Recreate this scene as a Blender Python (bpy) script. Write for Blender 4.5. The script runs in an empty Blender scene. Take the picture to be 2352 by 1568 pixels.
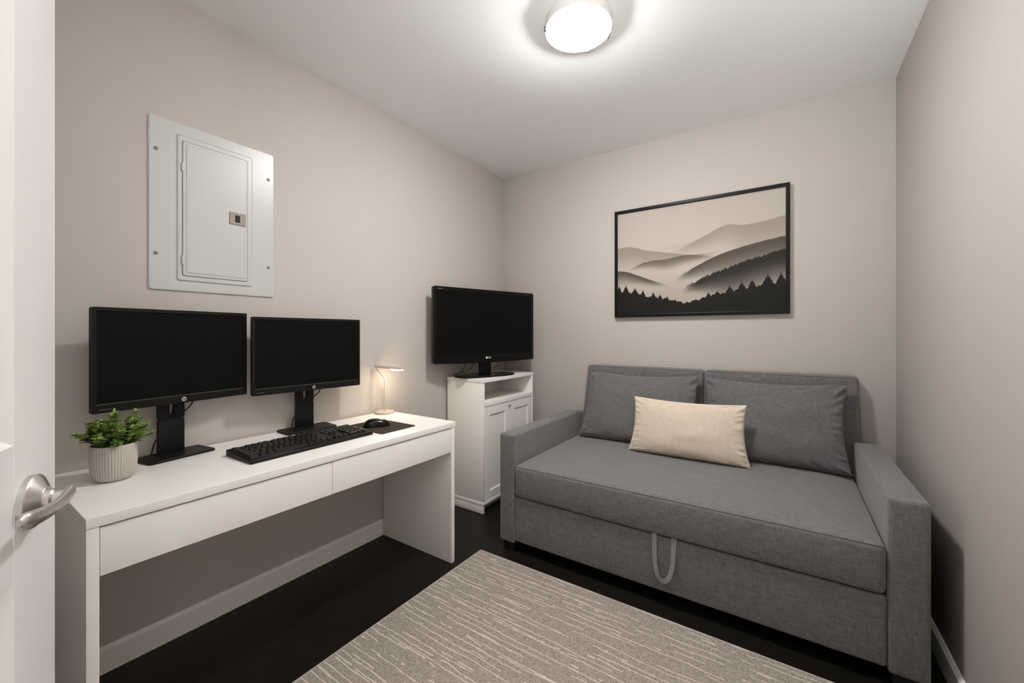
import bpy, bmesh, math, random
import numpy as np
from mathutils import Vector, Matrix, noise as mnoise
random.seed(7)
PI = math.pi
S = bpy.context.scene
COL = S.collection

# ------------------------------------------------------------------ camera, world, exposure
TH = math.radians(33.961)
FPX = 935.05
CAM = (1.987, 0.0, 1.187)
cd = bpy.data.cameras.new('camera')
cam = bpy.data.objects.new('camera', cd)
COL.objects.link(cam)
cam.location = CAM
cam.rotation_euler = (PI / 2, 0, TH)
cd.sensor_width = 36.0
cd.lens = 36.0 * FPX / 2352.0
cd.shift_y = -(784 - 766.26) / 2352.0
cd.clip_start = 0.02
S.camera = cam

FILL_LOW, FILL_HIGH = 24.0, 0.05
W = bpy.data.worlds.new('world')
S.world = W
W.use_nodes = True
bg = W.node_tree.nodes['Background']
# added ambient fill, entering behind the camera; strong from below to brighten the ceiling
_wt = W.node_tree
_tc = _wt.nodes.new('ShaderNodeTexCoord')
_sx = _wt.nodes.new('ShaderNodeSeparateXYZ')
_mr = _wt.nodes.new('ShaderNodeMapRange')
_wt.links.new(_tc.outputs['Generated'], _sx.inputs[0])
_wt.links.new(_sx.outputs['Z'], _mr.inputs['Value'])
_mr.inputs['From Min'].default_value = -0.50
_mr.inputs['From Max'].default_value = -0.10
_mr.inputs['To Min'].default_value = FILL_LOW
_mr.inputs['To Max'].default_value = FILL_HIGH
_wt.links.new(_mr.outputs[0], bg.inputs['Strength'])
bg.inputs['Color'].default_value = (0.97, 0.99, 1.0, 1)
S.view_settings.view_transform = 'Standard'
S.view_settings.look = 'None'
S.view_settings.gamma = 1.0
S.view_settings.use_curve_mapping = False
S.view_settings.exposure = 0.06
CEIL_LAMP = 168.0        # emission strength of the glass dome on the ceiling
DESK_LAMP = 95.0

# ------------------------------------------------------------------ helpers
def s2l(c):
    return tuple(((v / 255) / 12.92 if v / 255 <= 0.04045 else ((v / 255 + 0.055) / 1.055) ** 2.4) for v in c)

class NT:
    """tiny node helper"""
    def __init__(self, m):
        self.t = m.node_tree
        self.b = self.t.nodes['Principled BSDF']
    def n(self, typ, **kw):
        nd = self.t.nodes.new(typ)
        for k, v in kw.items():
            setattr(nd, k, v)
        return nd
    def l(self, a, b):
        self.t.links.new(a, b)
    def val(self, sock, v):
        if hasattr(v, 'is_linked') or isinstance(v, bpy.types.NodeSocket):
            self.l(v, sock)
        else:
            sock.default_value = v
    def math(self, op, a, b=0.0, c=None, clamp=False):
        nd = self.n('ShaderNodeMath', operation=op, use_clamp=clamp)
        self.val(nd.inputs[0], a)
        self.val(nd.inputs[1], b)
        if c is not None:
            self.val(nd.inputs[2], c)
        return nd.outputs[0]
    def mix(self, fac, a, b):
        nd = self.n('ShaderNodeMix', data_type='RGBA')
        self.val(nd.inputs['Factor'], fac)
        for sock, v in ((nd.inputs[6], a), (nd.inputs[7], b)):
            if isinstance(v, tuple):
                sock.default_value = (*v[:3], 1)
            else:
                self.l(v, sock)
        return nd.outputs[2]
    def obj(self):
        return self.n('ShaderNodeTexCoord').outputs['Object']
    def mapping(self, vec, scale=(1, 1, 1), loc=(0, 0, 0)):
        nd = self.n('ShaderNodeMapping')
        self.l(vec, nd.inputs[0])
        nd.inputs['Scale'].default_value = scale
        nd.inputs['Location'].default_value = loc
        return nd.outputs[0]
    def noise(self, vec, scale, detail=2.0, rough=0.5):
        nd = self.n('ShaderNodeTexNoise')
        self.l(vec, nd.inputs['Vector'])
        nd.inputs['Scale'].default_value = scale
        nd.inputs['Detail'].default_value = detail
        nd.inputs['Roughness'].default_value = rough
        return nd.outputs['Fac']
    def bump(self, h, strength, dist):
        nd = self.n('ShaderNodeBump')
        nd.inputs['Strength'].default_value = strength
        nd.inputs['Distance'].default_value = dist
        self.l(h, nd.inputs['Height'])
        self.l(nd.outputs[0], self.b.inputs['Normal'])

def mat(name, col, rough=0.5, metal=0.0, spec=0.5, var=0.0, vscale=8.0, bump=None, coat=0.0):
    """procedural material: base colour with a slight noise variation, optional noise bump (scale, strength, distance)"""
    m = bpy.data.materials.new(name)
    m.use_nodes = True
    t = NT(m)
    t.b.inputs['Base Color'].default_value = (*col, 1)
    t.b.inputs['Roughness'].default_value = rough
    t.b.inputs['Metallic'].default_value = metal
    t.b.inputs['Specular IOR Level'].default_value = spec
    t.b.inputs['Coat Weight'].default_value = coat
    if var > 0:
        f = t.noise(t.obj(), vscale, 3)
        lo = tuple(c * (1 - var) for c in col)
        hi = tuple(min(1, c * (1 + var)) for c in col)
        t.l(t.mix(f, lo, hi), t.b.inputs['Base Color'])
    if bump:
        t.bump(t.noise(t.obj(), bump[0], 3), bump[1], bump[2])
    return m

def fabric(name, col, contrast=0.25, fine=270.0):
    m = bpy.data.materials.new(name)
    m.use_nodes = True
    t = NT(m)
    o = t.obj()
    a = t.noise(t.mapping(o, (0.12, 1, 1)), fine, 2, 0.6)
    b = t.noise(t.mapping(o, (1, 0.5, 0.12)), fine, 2, 0.6)
    c = t.noise(o, 60, 3, 0.6)
    f = t.math('ADD', t.math('MULTIPLY', a, 0.45), t.math('MULTIPLY', b, 0.35))
    f = t.math('ADD', f, t.math('MULTIPLY', c, 0.2))
    f = t.math('MULTIPLY_ADD', f, 3.0, -1.0, clamp=True)
    lo = tuple(x * (1 - contrast) for x in col)
    hi = tuple(min(1, x * (1 + contrast)) for x in col)
    t.l(t.mix(f, lo, hi), t.b.inputs['Base Color'])
    t.b.inputs['Roughness'].default_value = 0.95
    t.b.inputs['Specular IOR Level'].default_value = 0.15
    t.b.inputs['Sheen Weight'].default_value = 0.25
    t.b.inputs['Sheen Roughness'].default_value = 0.5
    t.bump(f, 0.35, 0.0008)
    return m

def emit(name, col, strength):
    m = bpy.data.materials.new(name)
    m.use_nodes = True
    t = NT(m)
    t.b.inputs['Base Color'].default_value = (0.9, 0.9, 0.9, 1)
    t.b.inputs['Emission Color'].default_value = (*col, 1)
    t.b.inputs['Emission Strength'].default_value = strength
    return m

def coords(lo, hi, r, seg, n):
    a = []
    for i in range(seg + 1):
        a.append(lo + r * (1 - math.tan((1 - i / seg) * PI / 4)))
    for i in range(1, n):
        a.append(lo + r + (hi - lo - 2 * r) * i / n)
    for i in range(seg + 1):
        a.append(hi - r * (1 - math.tan(i / seg * PI / 4)))
    return a

def rbox(bm, lo, hi, r=0.002, seg=2, n=(1, 1, 1), fn=None):
    """rounded box; n = extra divisions along x, y, z; fn moves each finished point"""
    r = min(r, *(0.49 * (hi[i] - lo[i]) for i in range(3)))
    C = [coords(lo[i], hi[i], r, seg, n[i]) for i in range(3)]
    L = [len(c) for c in C]
    vd = {}
    def vert(i, j, k):
        key = (i, j, k)
        if key not in vd:
            p = [C[0][i], C[1][j], C[2][k]]
            q = [min(max(p[a], lo[a] + r), hi[a] - r) for a in range(3)]
            d = Vector(p) - Vector(q)
            P = Vector(q) + (d.normalized() * r if d.length > 1e-9 else d)
            if fn:
                P = Vector(fn(P))
            vd[key] = bm.verts.new(P)
        return vd[key]
    X, Y, Z = L[0] - 1, L[1] - 1, L[2] - 1
    def quad(a, b, c, d):
        try:
            bm.faces.new((vert(*a), vert(*b), vert(*c), vert(*d)))
        except ValueError:
            pass
    for i in range(X):
        for j in range(Y):
            quad((i, j, 0), (i, j + 1, 0), (i + 1, j + 1, 0), (i + 1, j, 0))
            quad((i, j, Z), (i + 1, j, Z), (i + 1, j + 1, Z), (i, j + 1, Z))
    for i in range(X):
        for k in range(Z):
            quad((i, 0, k), (i + 1, 0, k), (i + 1, 0, k + 1), (i, 0, k + 1))
            quad((i, Y, k), (i, Y, k + 1), (i + 1, Y, k + 1), (i + 1, Y, k))
    for j in range(Y):
        for k in range(Z):
            quad((0, j, k), (0, j, k + 1), (0, j + 1, k + 1), (0, j + 1, k))
            quad((X, j, k), (X, j + 1, k), (X, j + 1, k + 1), (X, j, k + 1))
    return bm

def box(lo, hi, r=0.0015, seg=2, n=(1, 1, 1), fn=None):
    return rbox(bmesh.new(), lo, hi, r, seg, n, fn)

def lathe(prof, seg=48, bm=None, center=(0, 0), rib=None):
    """prof: (radius, z) list; closed where radius is 0"""
    bm = bm or bmesh.new()
    rings = []
    for r, z in prof:
        if r < 1e-6:
            rings.append([bm.verts.new((center[0], center[1], z))])
        else:
            ring = []
            for i in range(seg):
                a = 2 * PI * i / seg
                rr = r * (rib(a, z) if rib else 1)
                ring.append(bm.verts.new((center[0] + rr * math.cos(a), center[1] + rr * math.sin(a), z)))
            rings.append(ring)
    for A, B in zip(rings, rings[1:]):
        for i in range(seg):
            j = (i + 1) % seg
            if len(A) == 1 and len(B) == 1:
                continue
            if len(A) == 1:
                bm.faces.new((A[0], B[j], B[i]))
            elif len(B) == 1:
                bm.faces.new((A[i], A[j], B[0]))
            else:
                bm.faces.new((A[i], A[j], B[j], B[i]))
    return bm

def tube(pts, r, seg=10, bm=None, cap=True, radii=None, flat=1.0, closed=False):
    bm = bm or bmesh.new()
    P = [Vector(p) for p in pts]
    n = len(P)
    rings = []
    up = None
    for i in range(n):
        if closed:
            t = (P[(i + 1) % n] - P[i - 1]).normalized()
        else:
            t = (P[min(i + 1, n - 1)] - P[max(i - 1, 0)]).normalized()
        if up is None:
            up = Vector((0, 0, 1)) if abs(t.z) < 0.9 else Vector((0, 1, 0))
        up = (up - t * up.dot(t)).normalized()
        s = t.cross(up)
        rr = radii[i] if radii else r
        rings.append([bm.verts.new(P[i] + s * rr * math.cos(2 * PI * k / seg) + up * rr * flat * math.sin(2 * PI * k / seg)) for k in range(seg)])
    m = n if closed else n - 1
    for i in range(m):
        A, B = rings[i], rings[(i + 1) % n]
        for k in range(seg):
            bm.faces.new((A[k], A[(k + 1) % seg], B[(k + 1) % seg], B[k]))
    if cap and not closed:
        bm.faces.new(rings[0][::-1])
        bm.faces.new(rings[-1])
    return bm

def smooth_path(pts, n=8):
    """Catmull-Rom through points"""
    P = [Vector(p) for p in pts]
    P = [2 * P[0] - P[1]] + P + [2 * P[-1] - P[-2]]
    out = []
    for i in range(1, len(P) - 2):
        for k in range(n):
            t = k / n
            a, b, c, d = P[i - 1], P[i], P[i + 1], P[i + 2]
            out.append(0.5 * ((2 * b) + (c - a) * t + (2 * a - 5 * b + 4 * c - d) * t * t + (3 * b - a - 3 * c + d) * t ** 3))
    out.append(P[-2])
    return out

def rr2d(x0, x1, y0, y1, r, seg=6):
    pts = []
    for cx, cy, a0 in ((x1 - r, y1 - r, 0), (x0 + r, y1 - r, PI / 2), (x0 + r, y0 + r, PI), (x1 - r, y0 + r, 1.5 * PI)):
        for i in range(seg + 1):
            a = a0 + PI / 2 * i / seg
            pts.append((cx + r * math.cos(a), cy + r * math.sin(a)))
    return pts

def prism(outline, z0, z1, bm=None, ax=(0, 1, 2), bev=0.0):
    """extrude a 2-D outline; ax says which world axes (u, v, w) take; bev insets the far cap"""
    bm = bm or bmesh.new()
    def P(u, v, w):
        p = [0, 0, 0]
        p[ax[0]], p[ax[1]], p[ax[2]] = u, v, w
        return bm.verts.new(p)
    cx = sum(p[0] for p in outline) / len(outline)
    cy = sum(p[1] for p in outline) / len(outline)
    loops = [[P(u, v, z0) for u, v in outline]]
    if bev:
        s = 1 if z1 > z0 else -1
        loops.append([P(u, v, z1 - s * bev) for u, v in outline])
        hw = max(abs(p[0] - cx) for p in outline)
        hh = max(abs(p[1] - cy) for p in outline)
        loops.append([P(cx + (u - cx) * (1 - bev / hw), cy + (v - cy) * (1 - bev / hh), z1) for u, v in outline])
    else:
        loops.append([P(u, v, z1) for u, v in outline])
    n = len(outline)
    for A, B in zip(loops, loops[1:]):
        for i in range(n):
            bm.faces.new((A[i], A[(i + 1) % n], B[(i + 1) % n], B[i]))
    bm.faces.new(loops[0][::-1])
    bm.faces.new(loops[-1])
    return bm

def ringprism(outer, inner, w0, w1, ax=(0, 1, 2), bm=None):
    """plate with a hole: outer and inner outlines with the same number of points"""
    bm = bm or bmesh.new()
    def P(u, v, w):
        p = [0, 0, 0]
        p[ax[0]], p[ax[1]], p[ax[2]] = u, v, w
        return bm.verts.new(p)
    o0 = [P(u, v, w0) for u, v in outer]
    o1 = [P(u, v, w1) for u, v in outer]
    i0 = [P(u, v, w0) for u, v in inner]
    i1 = [P(u, v, w1) for u, v in inner]
    n = len(outer)
    for i in range(n):
        j = (i + 1) % n
        bm.faces.new((o0[i], o0[j], o1[j], o1[i]))
        bm.faces.new((i0[j], i0[i], i1[i], i1[j]))
        bm.faces.new((o1[i], o1[j], i1[j], i1[i]))
        bm.faces.new((o0[j], o0[i], i0[i], i0[j]))
    return bm

def wloc(o):
    v = Vector((0, 0, 0))
    while o is not None:
        v += Vector(o.location)
        o = o.parent
    return v

def obj(name, bm, m, parent=None, world=False, smooth=35):
    """link one bmesh as one mesh object; world=True: coordinates are world, parent is unrotated"""
    bmesh.ops.recalc_face_normals(bm, faces=bm.faces)
    if world and parent is not None:
        bmesh.ops.translate(bm, verts=bm.verts, vec=-wloc(parent))
    me = bpy.data.meshes.new(name)
    bm.to_mesh(me)
    bm.free()
    if isinstance(m, (list, tuple)):
        for k in m:
            me.materials.append(k)
    else:
        me.materials.append(m)
    if smooth:
        me.set_sharp_from_angle(angle=math.radians(smooth))
        for p in me.polygons:
            p.use_smooth = True
    o = bpy.data.objects.new(name, me)
    COL.objects.link(o)
    if parent is not None:
        o.parent = parent
    return o

def tag(o, label=None, cat=None, group=None, kind=None):
    if label: o['label'] = label
    if cat: o['category'] = cat
    if group: o['group'] = group
    if kind: o['kind'] = kind
    return o

def thing(name, label, cat, loc=(0, 0, 0), rotz=0.0, group=None):
    o = bpy.data.objects.new(name, None)
    COL.objects.link(o)
    o.empty_display_size = 0.05
    o.location = loc
    o.rotation_euler = (0, 0, rotz)
    return tag(o, label, cat, group)

def text_bm(txt, size, depth=0.0004, shear=0.0, bold=0.0):
    cu = bpy.data.curves.new('lettering', 'FONT')
    cu.body = txt
    cu.size = size
    cu.extrude = depth
    cu.shear = shear
    cu.offset = bold
    cu.align_x = 'CENTER'
    cu.align_y = 'CENTER'
    cu.resolution_u = 3
    o = bpy.data.objects.new('lettering', cu)
    COL.objects.link(o)
    bpy.context.view_layer.update()
    dg = bpy.context.evaluated_depsgraph_get()
    me = bpy.data.meshes.new_from_object(o.evaluated_get(dg))
    bm = bmesh.new()
    bm.from_mesh(me)
    bpy.data.objects.remove(o)
    bpy.data.curves.remove(cu)
    bpy.data.meshes.remove(me)
    # lay into the XZ plane, readable from -Y
    bmesh.ops.rotate(bm, verts=bm.verts, cent=(0, 0, 0), matrix=Matrix.Rotation(PI / 2, 3, 'X'))
    return bm

def move(bm, v):
    bmesh.ops.translate(bm, verts=bm.verts, vec=v)
    return bm

# ------------------------------------------------------------------ materials
M = {}
M['wall'] = mat('greige_wall_paint', s2l((191, 184, 177)), 0.75, spec=0.25, var=0.015, vscale=3, bump=(260, 0.06, 0.001))
M['ceiling'] = mat('white_ceiling_paint', s2l((246, 246, 245)), 0.9, spec=0.1, bump=(330, 0.25, 0.0015))
M['trim'] = mat('white_trim_paint', s2l((236, 233, 229)), 0.4, spec=0.4)
M['door'] = mat('white_door_paint', s2l((219, 218, 215)), 0.4, spec=0.4, bump=(90, 0.03, 0.0005))
M['white'] = mat('white_laminate', s2l((240, 236, 231)), 0.38, spec=0.45, bump=(600, 0.02, 0.0003))
M['panel'] = mat('white_enamelled_steel', s2l((193, 194, 192)), 0.32, spec=0.5)
M['black'] = mat('matte_black_plastic', (0.006, 0.006, 0.0057), 0.45, spec=0.22)
M['black_gloss'] = mat('gloss_black_plastic', (0.004, 0.004, 0.0038), 0.18, spec=0.25)
M['screen'] = mat('dark_matte_screen', (0.0045, 0.0046, 0.0042), 0.45, spec=0.08)
M['tvscreen'] = mat('dark_glossy_screen', (0.0042, 0.0043, 0.0040), 0.35, spec=0.08)
M['dark_key'] = mat('black_keycap', (0.014, 0.014, 0.0135), 0.3, spec=0.5)
M['pad'] = mat('dark_brown_pad_cloth', s2l((64, 57, 52)), 0.9, spec=0.1, bump=(900, 0.2, 0.0004))
M['nickel'] = mat('brushed_nickel', (0.56, 0.53, 0.50), 0.33, metal=1.0, bump=(700, 0.04, 0.0003))
M['steel'] = mat('plain_steel', (0.45, 0.44, 0.42), 0.4, metal=1.0)
M['dark_steel'] = mat('dark_steel', (0.05, 0.05, 0.05), 0.5, metal=0.6)
M['latch'] = mat('worn_grey_latch_metal', s2l((140, 131, 121)), 0.55, metal=0.5)
M['logo'] = mat('silver_print', s2l((200, 200, 198)), 0.4)
M['dim_print'] = mat('dim_grey_print', s2l((110, 110, 108)), 0.5)
M['pot'] = mat('cream_ribbed_ceramic', s2l((186, 179, 171)), 0.7, spec=0.3, var=0.04, vscale=40)
M['soil'] = mat('dark_potting_soil', (0.02, 0.014, 0.009), 0.95, var=0.5, vscale=150, bump=(200, 0.8, 0.004))
M['lamp'] = mat('beige_lamp_metal', s2l((188, 177, 164)), 0.35, spec=0.5)
M['sofa'] = fabric('charcoal_grey_weave', s2l((109, 107, 106)), 0.34)
M['pillow'] = fabric('charcoal_pillow_weave', s2l((101, 100, 100)), 0.30)
M['beige'] = fabric('beige_linen_weave', s2l((208, 193, 175)), 0.13)
M['seam'] = mat('dark_seam_thread', s2l((70, 69, 68)), 0.95, spec=0.1)
M['strap'] = fabric('grey_webbing', s2l((134, 133, 131)), 0.2)
M['foot'] = mat('black_painted_wood', (0.006, 0.006, 0.006), 0.6)
M['frame'] = mat('black_stained_frame', (0.006, 0.0055, 0.0048), 0.4, spec=0.18, bump=(40, 0.05, 0.001))
M['glass_lit'] = emit('lit_frosted_glass', (1.0, 0.98, 0.97), CEIL_LAMP)
M['led'] = emit('lit_warm_led', (1.0, 0.80, 0.56), DESK_LAMP)
M['fixture'] = mat('satin_white_metal', s2l((225, 222, 217)), 0.4, spec=0.4)

def floor_mat():
    m = bpy.data.materials.new('espresso_wood_planks')
    m.use_nodes = True
    t = NT(m)
    o = t.obj()
    sep = t.n('ShaderNodeSeparateXYZ')
    t.l(o, sep.inputs[0])
    x, y = sep.outputs[0], sep.outputs[1]
    row = t.math('DIVIDE', y, 0.125)
    cell = t.math('FLOOR', row)
    fr = t.math('FRACT', row)
    wn = t.n('ShaderNodeTexWhiteNoise', noise_dimensions='1D')
    t.l(cell, wn.inputs['W'])
    xs = t.math('ADD', t.math('DIVIDE', x, 1.2), wn.outputs[0])
    fx = t.math('FRACT', xs)
    wn2 = t.n('ShaderNodeTexWhiteNoise', noise_dimensions='2D')
    cb = t.n('ShaderNodeCombineXYZ')
    t.l(cell, cb.inputs[0]); t.l(t.math('FLOOR', xs), cb.inputs[1])
    t.l(cb.outputs[0], wn2.inputs['Vector'])
    grain = t.noise(t.mapping(o, (1, 14, 1)), 9, 5, 0.6)
    f = t.math('ADD', t.math('MULTIPLY', grain, 0.7), t.math('MULTIPLY', wn2.outputs[0], 0.3))
    c = t.mix(f, (0.0038, 0.0033, 0.0026), (0.0095, 0.0080, 0.0062))
    gap = t.math('MINIMUM', t.math('MULTIPLY', t.math('MINIMUM', fr, t.math('SUBTRACT', 1.0, fr)), 0.125),
                 t.math('MULTIPLY', t.math('MINIMUM', fx, t.math('SUBTRACT', 1.0, fx)), 1.2))
    g = t.math('LESS_THAN', gap, 0.0012)
    t.l(t.mix(g, c, (0.002, 0.002, 0.002)), t.b.inputs['Base Color'])
    t.b.inputs['Roughness'].default_value = 0.5
    t.b.inputs['Specular IOR Level'].default_value = 0.2
    t.bump(t.math('SUBTRACT', t.math('MULTIPLY', grain, 0.3), g), 0.15, 0.001)
    return m
M['floor'] = floor_mat()

def rug_mat():
    m = bpy.data.materials.new('striated_greige_pile')
    m.use_nodes = True
    t = NT(m)
    o = t.obj()
    sep = t.n('ShaderNodeSeparateXYZ')
    t.l(o, sep.inputs[0])
    x, y = sep.outputs[0], sep.outputs[1]
    sp = t.noise(o, 170, 3, 0.7)
    patch = t.noise(t.mapping(o, (1, 2.5, 1)), 7, 3, 0.6)
    base = t.math('MULTIPLY_ADD', sp, 2.6, -0.8, clamp=True)
    c = t.mix(base, s2l((112, 102, 94)), s2l((182, 170, 160)))
    c = t.mix(t.math('MULTIPLY', patch, 0.35), c, s2l((172, 160, 150)))
    mask = None
    for (pitch, seed, xs, th, half, amp) in ((0.031, 0.0, 1.7, 0.46, 0.0017, 0.013), (0.049, 13.7, 2.4, 0.53, 0.0019, 0.016), (0.066, 41.3, 6.5, 0.60, 0.0026, 0.014)):
        wv = t.noise(t.mapping(o, (3.2, 7.0, 1), (seed, seed * 1.3, 0)), 1.5, 4, 0.62)
        yy = t.math('ADD', t.math('ADD', y, seed), t.math('MULTIPLY', wv, amp * 2.4))
        v = t.math('DIVIDE', yy, pitch)
        cell = t.math('FLOOR', v)
        fr = t.math('FRACT', v)
        wn = t.n('ShaderNodeTexWhiteNoise', noise_dimensions='1D')
        t.l(t.math('ADD', cell, seed), wn.inputs['W'])
        ctr = t.math('MULTIPLY_ADD', wn.outputs[0], 0.6, 0.2)
        d = t.math('MULTIPLY', t.math('ABSOLUTE', t.math('SUBTRACT', fr, ctr)), pitch)
        cb = t.n('ShaderNodeCombineXYZ')
        t.l(t.math('MULTIPLY', x, xs), cb.inputs[0])
        t.l(t.math('MULTIPLY', cell, 7.31), cb.inputs[1])
        run = t.noise(cb.outputs[0], 1.6, 2, 0.6)
        on = t.math('GREATER_THAN', run, th)
        wid = t.math('MULTIPLY_ADD', t.noise(o, 45, 2), half * 1.6, half * 0.3)
        ln = t.math('MULTIPLY', t.math('LESS_THAN', d, wid), on)
        mask = ln if mask is None else t.math('MAXIMUM', mask, ln)
    t.l(t.mix(t.math('MULTIPLY', mask, 0.95), c, s2l((208, 196, 185))), t.b.inputs['Base Color'])
    t.b.inputs['Roughness'].default_value = 0.97
    t.b.inputs['Specular IOR Level'].default_value = 0.1
    t.bump(t.math('ADD', sp, t.math('MULTIPLY', mask, 0.5)), 0.5, 0.002)
    return m
M['rug'] = rug_mat()
M['rug_edge'] = fabric('rug_binding', s2l((178, 166, 154)), 0.2)

def leaf_mat():
    m = bpy.data.materials.new('fresh_green_leaf')
    m.use_nodes = True
    t = NT(m)
    f = t.noise(t.obj(), 45, 2)
    t.l(t.mix(t.math('MULTIPLY_ADD', f, 2.4, -0.7, clamp=True), s2l((70, 102, 42)), s2l((160, 186, 98))), t.b.inputs['Base Color'])
    t.b.inputs['Roughness'].default_value = 0.45
    t.b.inputs['Subsurface Weight'].default_value = 0.05
    return m
M['leaf'] = leaf_mat()

def print_mat():
    m = bpy.data.materials.new('misty_landscape_print')
    m.use_nodes = True
    t = NT(m)
    a = t.n('ShaderNodeAttribute', attribute_name='tone')
    t.l(a.outputs['Color'], t.b.inputs['Base Color'])
    t.b.inputs['Roughness'].default_value = 0.6
    t.b.inputs['Specular IOR Level'].default_value = 0.2
    return m
M['print'] = print_mat()

# ------------------------------------------------------------------ room shell
RX, RY, RH = 2.454, 2.831, 2.5
YB = -0.45                      # floor, ceiling and side walls end here, behind the camera
T = 0.10
def struct(name, bm, m, smooth=35):
    return tag(obj(name, bm, m, smooth=smooth), kind='structure')
struct('floor', box((-T, YB, -0.1), (RX + T, RY + T, 0.0), 0.0005, 1), M['floor'])
struct('ceiling', box((-T, YB, RH), (RX + T, RY + T, RH + 0.1), 0.0005, 1), M['ceiling'])
struct('wall_left', box((-T, YB, 0), (0, RY + T, RH), 0.0005, 1), M['wall'])
struct('wall_back', box((0, RY, 0), (RX, RY + T, RH), 0.0005, 1), M['wall'])
struct('wall_right', box((RX, YB, 0), (RX + T, RY + T, RH), 0.0005, 1), M['wall'])
# the front of the room lies behind the camera: unseen wall on the left, its length set to hold back the added fill; open on the right
YF = -0.30
struct('wall_front', box((0, YF - T, 0), (1.85, YF, RH), 0.0005, 1), M['wall'])

def baseboard(name, along, a0, a1, wall, sgn):
    h, th = 0.092, 0.013
    prof = [(0, 0), (th, 0), (th, h - 0.012), (th * 0.55, h - 0.003), (th * 0.35, h), (0, h)]
    bm = bmesh.new()
    L = []
    for a in (a0, a1):
        ring = []
        for d, z in prof:
            p = wall + sgn * d
            ring.append(bm.verts.new((p, a, z) if along == 'y' else (a, p, z)))
        L.append(ring)
    n = len(prof)
    for i in range(n):
        bm.faces.new((L[0][i], L[0][(i + 1) % n], L[1][(i + 1) % n], L[1][i]))
    bm.faces.new(L[0]); bm.faces.new(L[1][::-1])
    struct(name, bm, M['trim'], smooth=20)
baseboard('baseboard_left', 'y', YF, RY, 0.0, 1)
baseboard('baseboard_back', 'x', 0.014, RX - 0.014, RY, -1)
baseboard('baseboard_right', 'y', YB, RY, RX, -1)

# ------------------------------------------------------------------ open door at the left edge
def build_door():
    phi = math.radians(-30.0)
    v = Vector((-math.sin(TH), math.cos(TH), 0)); r = Vector((math.cos(TH), math.sin(TH), 0))
    edge = Vector((CAM[0], CAM[1], 0)) + r * -0.561 + v * 0.5
    d = r * math.sin(phi) + v * math.cos(phi)          # from hinge to latch edge
    wd, th, h0, h1 = 0.76, 0.035, 0.014, 2.03
    hinge = edge - d * wd
    root = bpy.data.objects.new('door_1', None)
    # local frame: +X hinge -> latch, visible face looks along -Y at y = 0
    COL.objects.link(root)
    root.location = (hinge.x, hinge.y, 0)
    root.rotation_euler = (0, 0, math.atan2(d.y, d.x))
    tag(root, kind='structure')
    st = 0.091
    px0, px1 = st, wd - st
    bm = bmesh.new()
    # slab built as stiles and rails around two moulded panels
    rails = [(h0, h0 + 0.20), (0.931, 1.071), (h1 - 0.115, h1)]
    rbox(bm, (0, 0, h0), (px0, th, h1), 0.0012, 2)
    rbox(bm, (px1, 0, h0), (wd, th, h1), 0.0012, 2)
    for a, b in rails:
        rbox(bm, (px0 - 0.001, 0.0004, a), (px1 + 0.001, th - 0.0004, b), 0.0003, 1)
    for (a, b) in ((rails[0][1], rails[1][0]), (rails[1][1], rails[2][0])):
        # moulding profile: depth below the face against distance from the opening's edge
        prof = [(0, 0.0006), (0.0085, 0.0095), (0.0128, 0.0100), (0.0190, 0.0165), (0.0215, 0.0170), (0.030, 0.0165), (0.060, 0.008), (0.064, 0.0075)]
        loops = []
        for q, dep in prof:
            loops.append([bm.verts.new(p) for p in ((px0 + q, dep, a + q), (px1 - q, dep, a + q), (px1 - q, dep, b - q), (px0 + q, dep, b - q))])
        for A, B in zip(loops, loops[1:]):
            for i in range(4):
                bm.faces.new((A[i], A[(i + 1) % 4], B[(i + 1) % 4], B[i]))
        bm.faces.new(loops[-1])
        rbox(bm, (px0 - 0.001, th - 0.012, a - 0.001), (px1 + 0.001, th - 0.006, b + 0.001), 0.0005, 1)
    obj('door_leaf', bm, M['door'], root, smooth=20)
    # lever handle
    hx, hz = wd - 0.062, 1.003
    def disc(prof, cx, cz):
        b = lathe(prof, 48)
        bmesh.ops.rotate(b, verts=b.verts, cent=(0, 0, 0), matrix=Matrix.Rotation(PI / 2, 3, 'X'))
        return move(b, (cx, 0, cz))
    ro = obj('door_handle', disc([(0, 0), (0.0285, 0), (0.0285, 0.0055), (0.0272, 0.007), (0.0150, 0.0135), (0.0140, 0.0145), (0, 0.0145)], hx, hz), M['nickel'], root)
    nk = disc([(0, 0.012), (0.0108, 0.012), (0.0108, 0.0185), (0.0088, 0.0205), (0.0088, 0.0305), (0, 0.0305)], hx, hz)
    obj('spindle_neck', nk, M['nickel'], ro)
    pts = smooth_path([(hx + 0.010, -0.0295, hz + 0.004), (hx, -0.0312, hz + 0.003), (hx - 0.03, -0.0335, hz + 0.002), (hx - 0.06, -0.0335, hz + 0.0035), (hx - 0.080, -0.0315, hz + 0.0055), (hx - 0.094, -0.0280, hz + 0.0075)], 6)
    n = len(pts)
    rad = []
    for i in range(n):
        u = i / (n - 1)
        k = 0.0050 + 0.0010 * max(0, u - 0.6) - 0.0006 * math.sin(PI * u)
        e = min(i, n - 1 - i)
        rad.append(k * (0.35, 0.75, 0.93, 1)[min(e, 3)])
    lv = tube(pts, 0.008, 18, radii=rad, flat=1.62)
    obj('lever', lv, M['nickel'], ro)
build_door()

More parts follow.
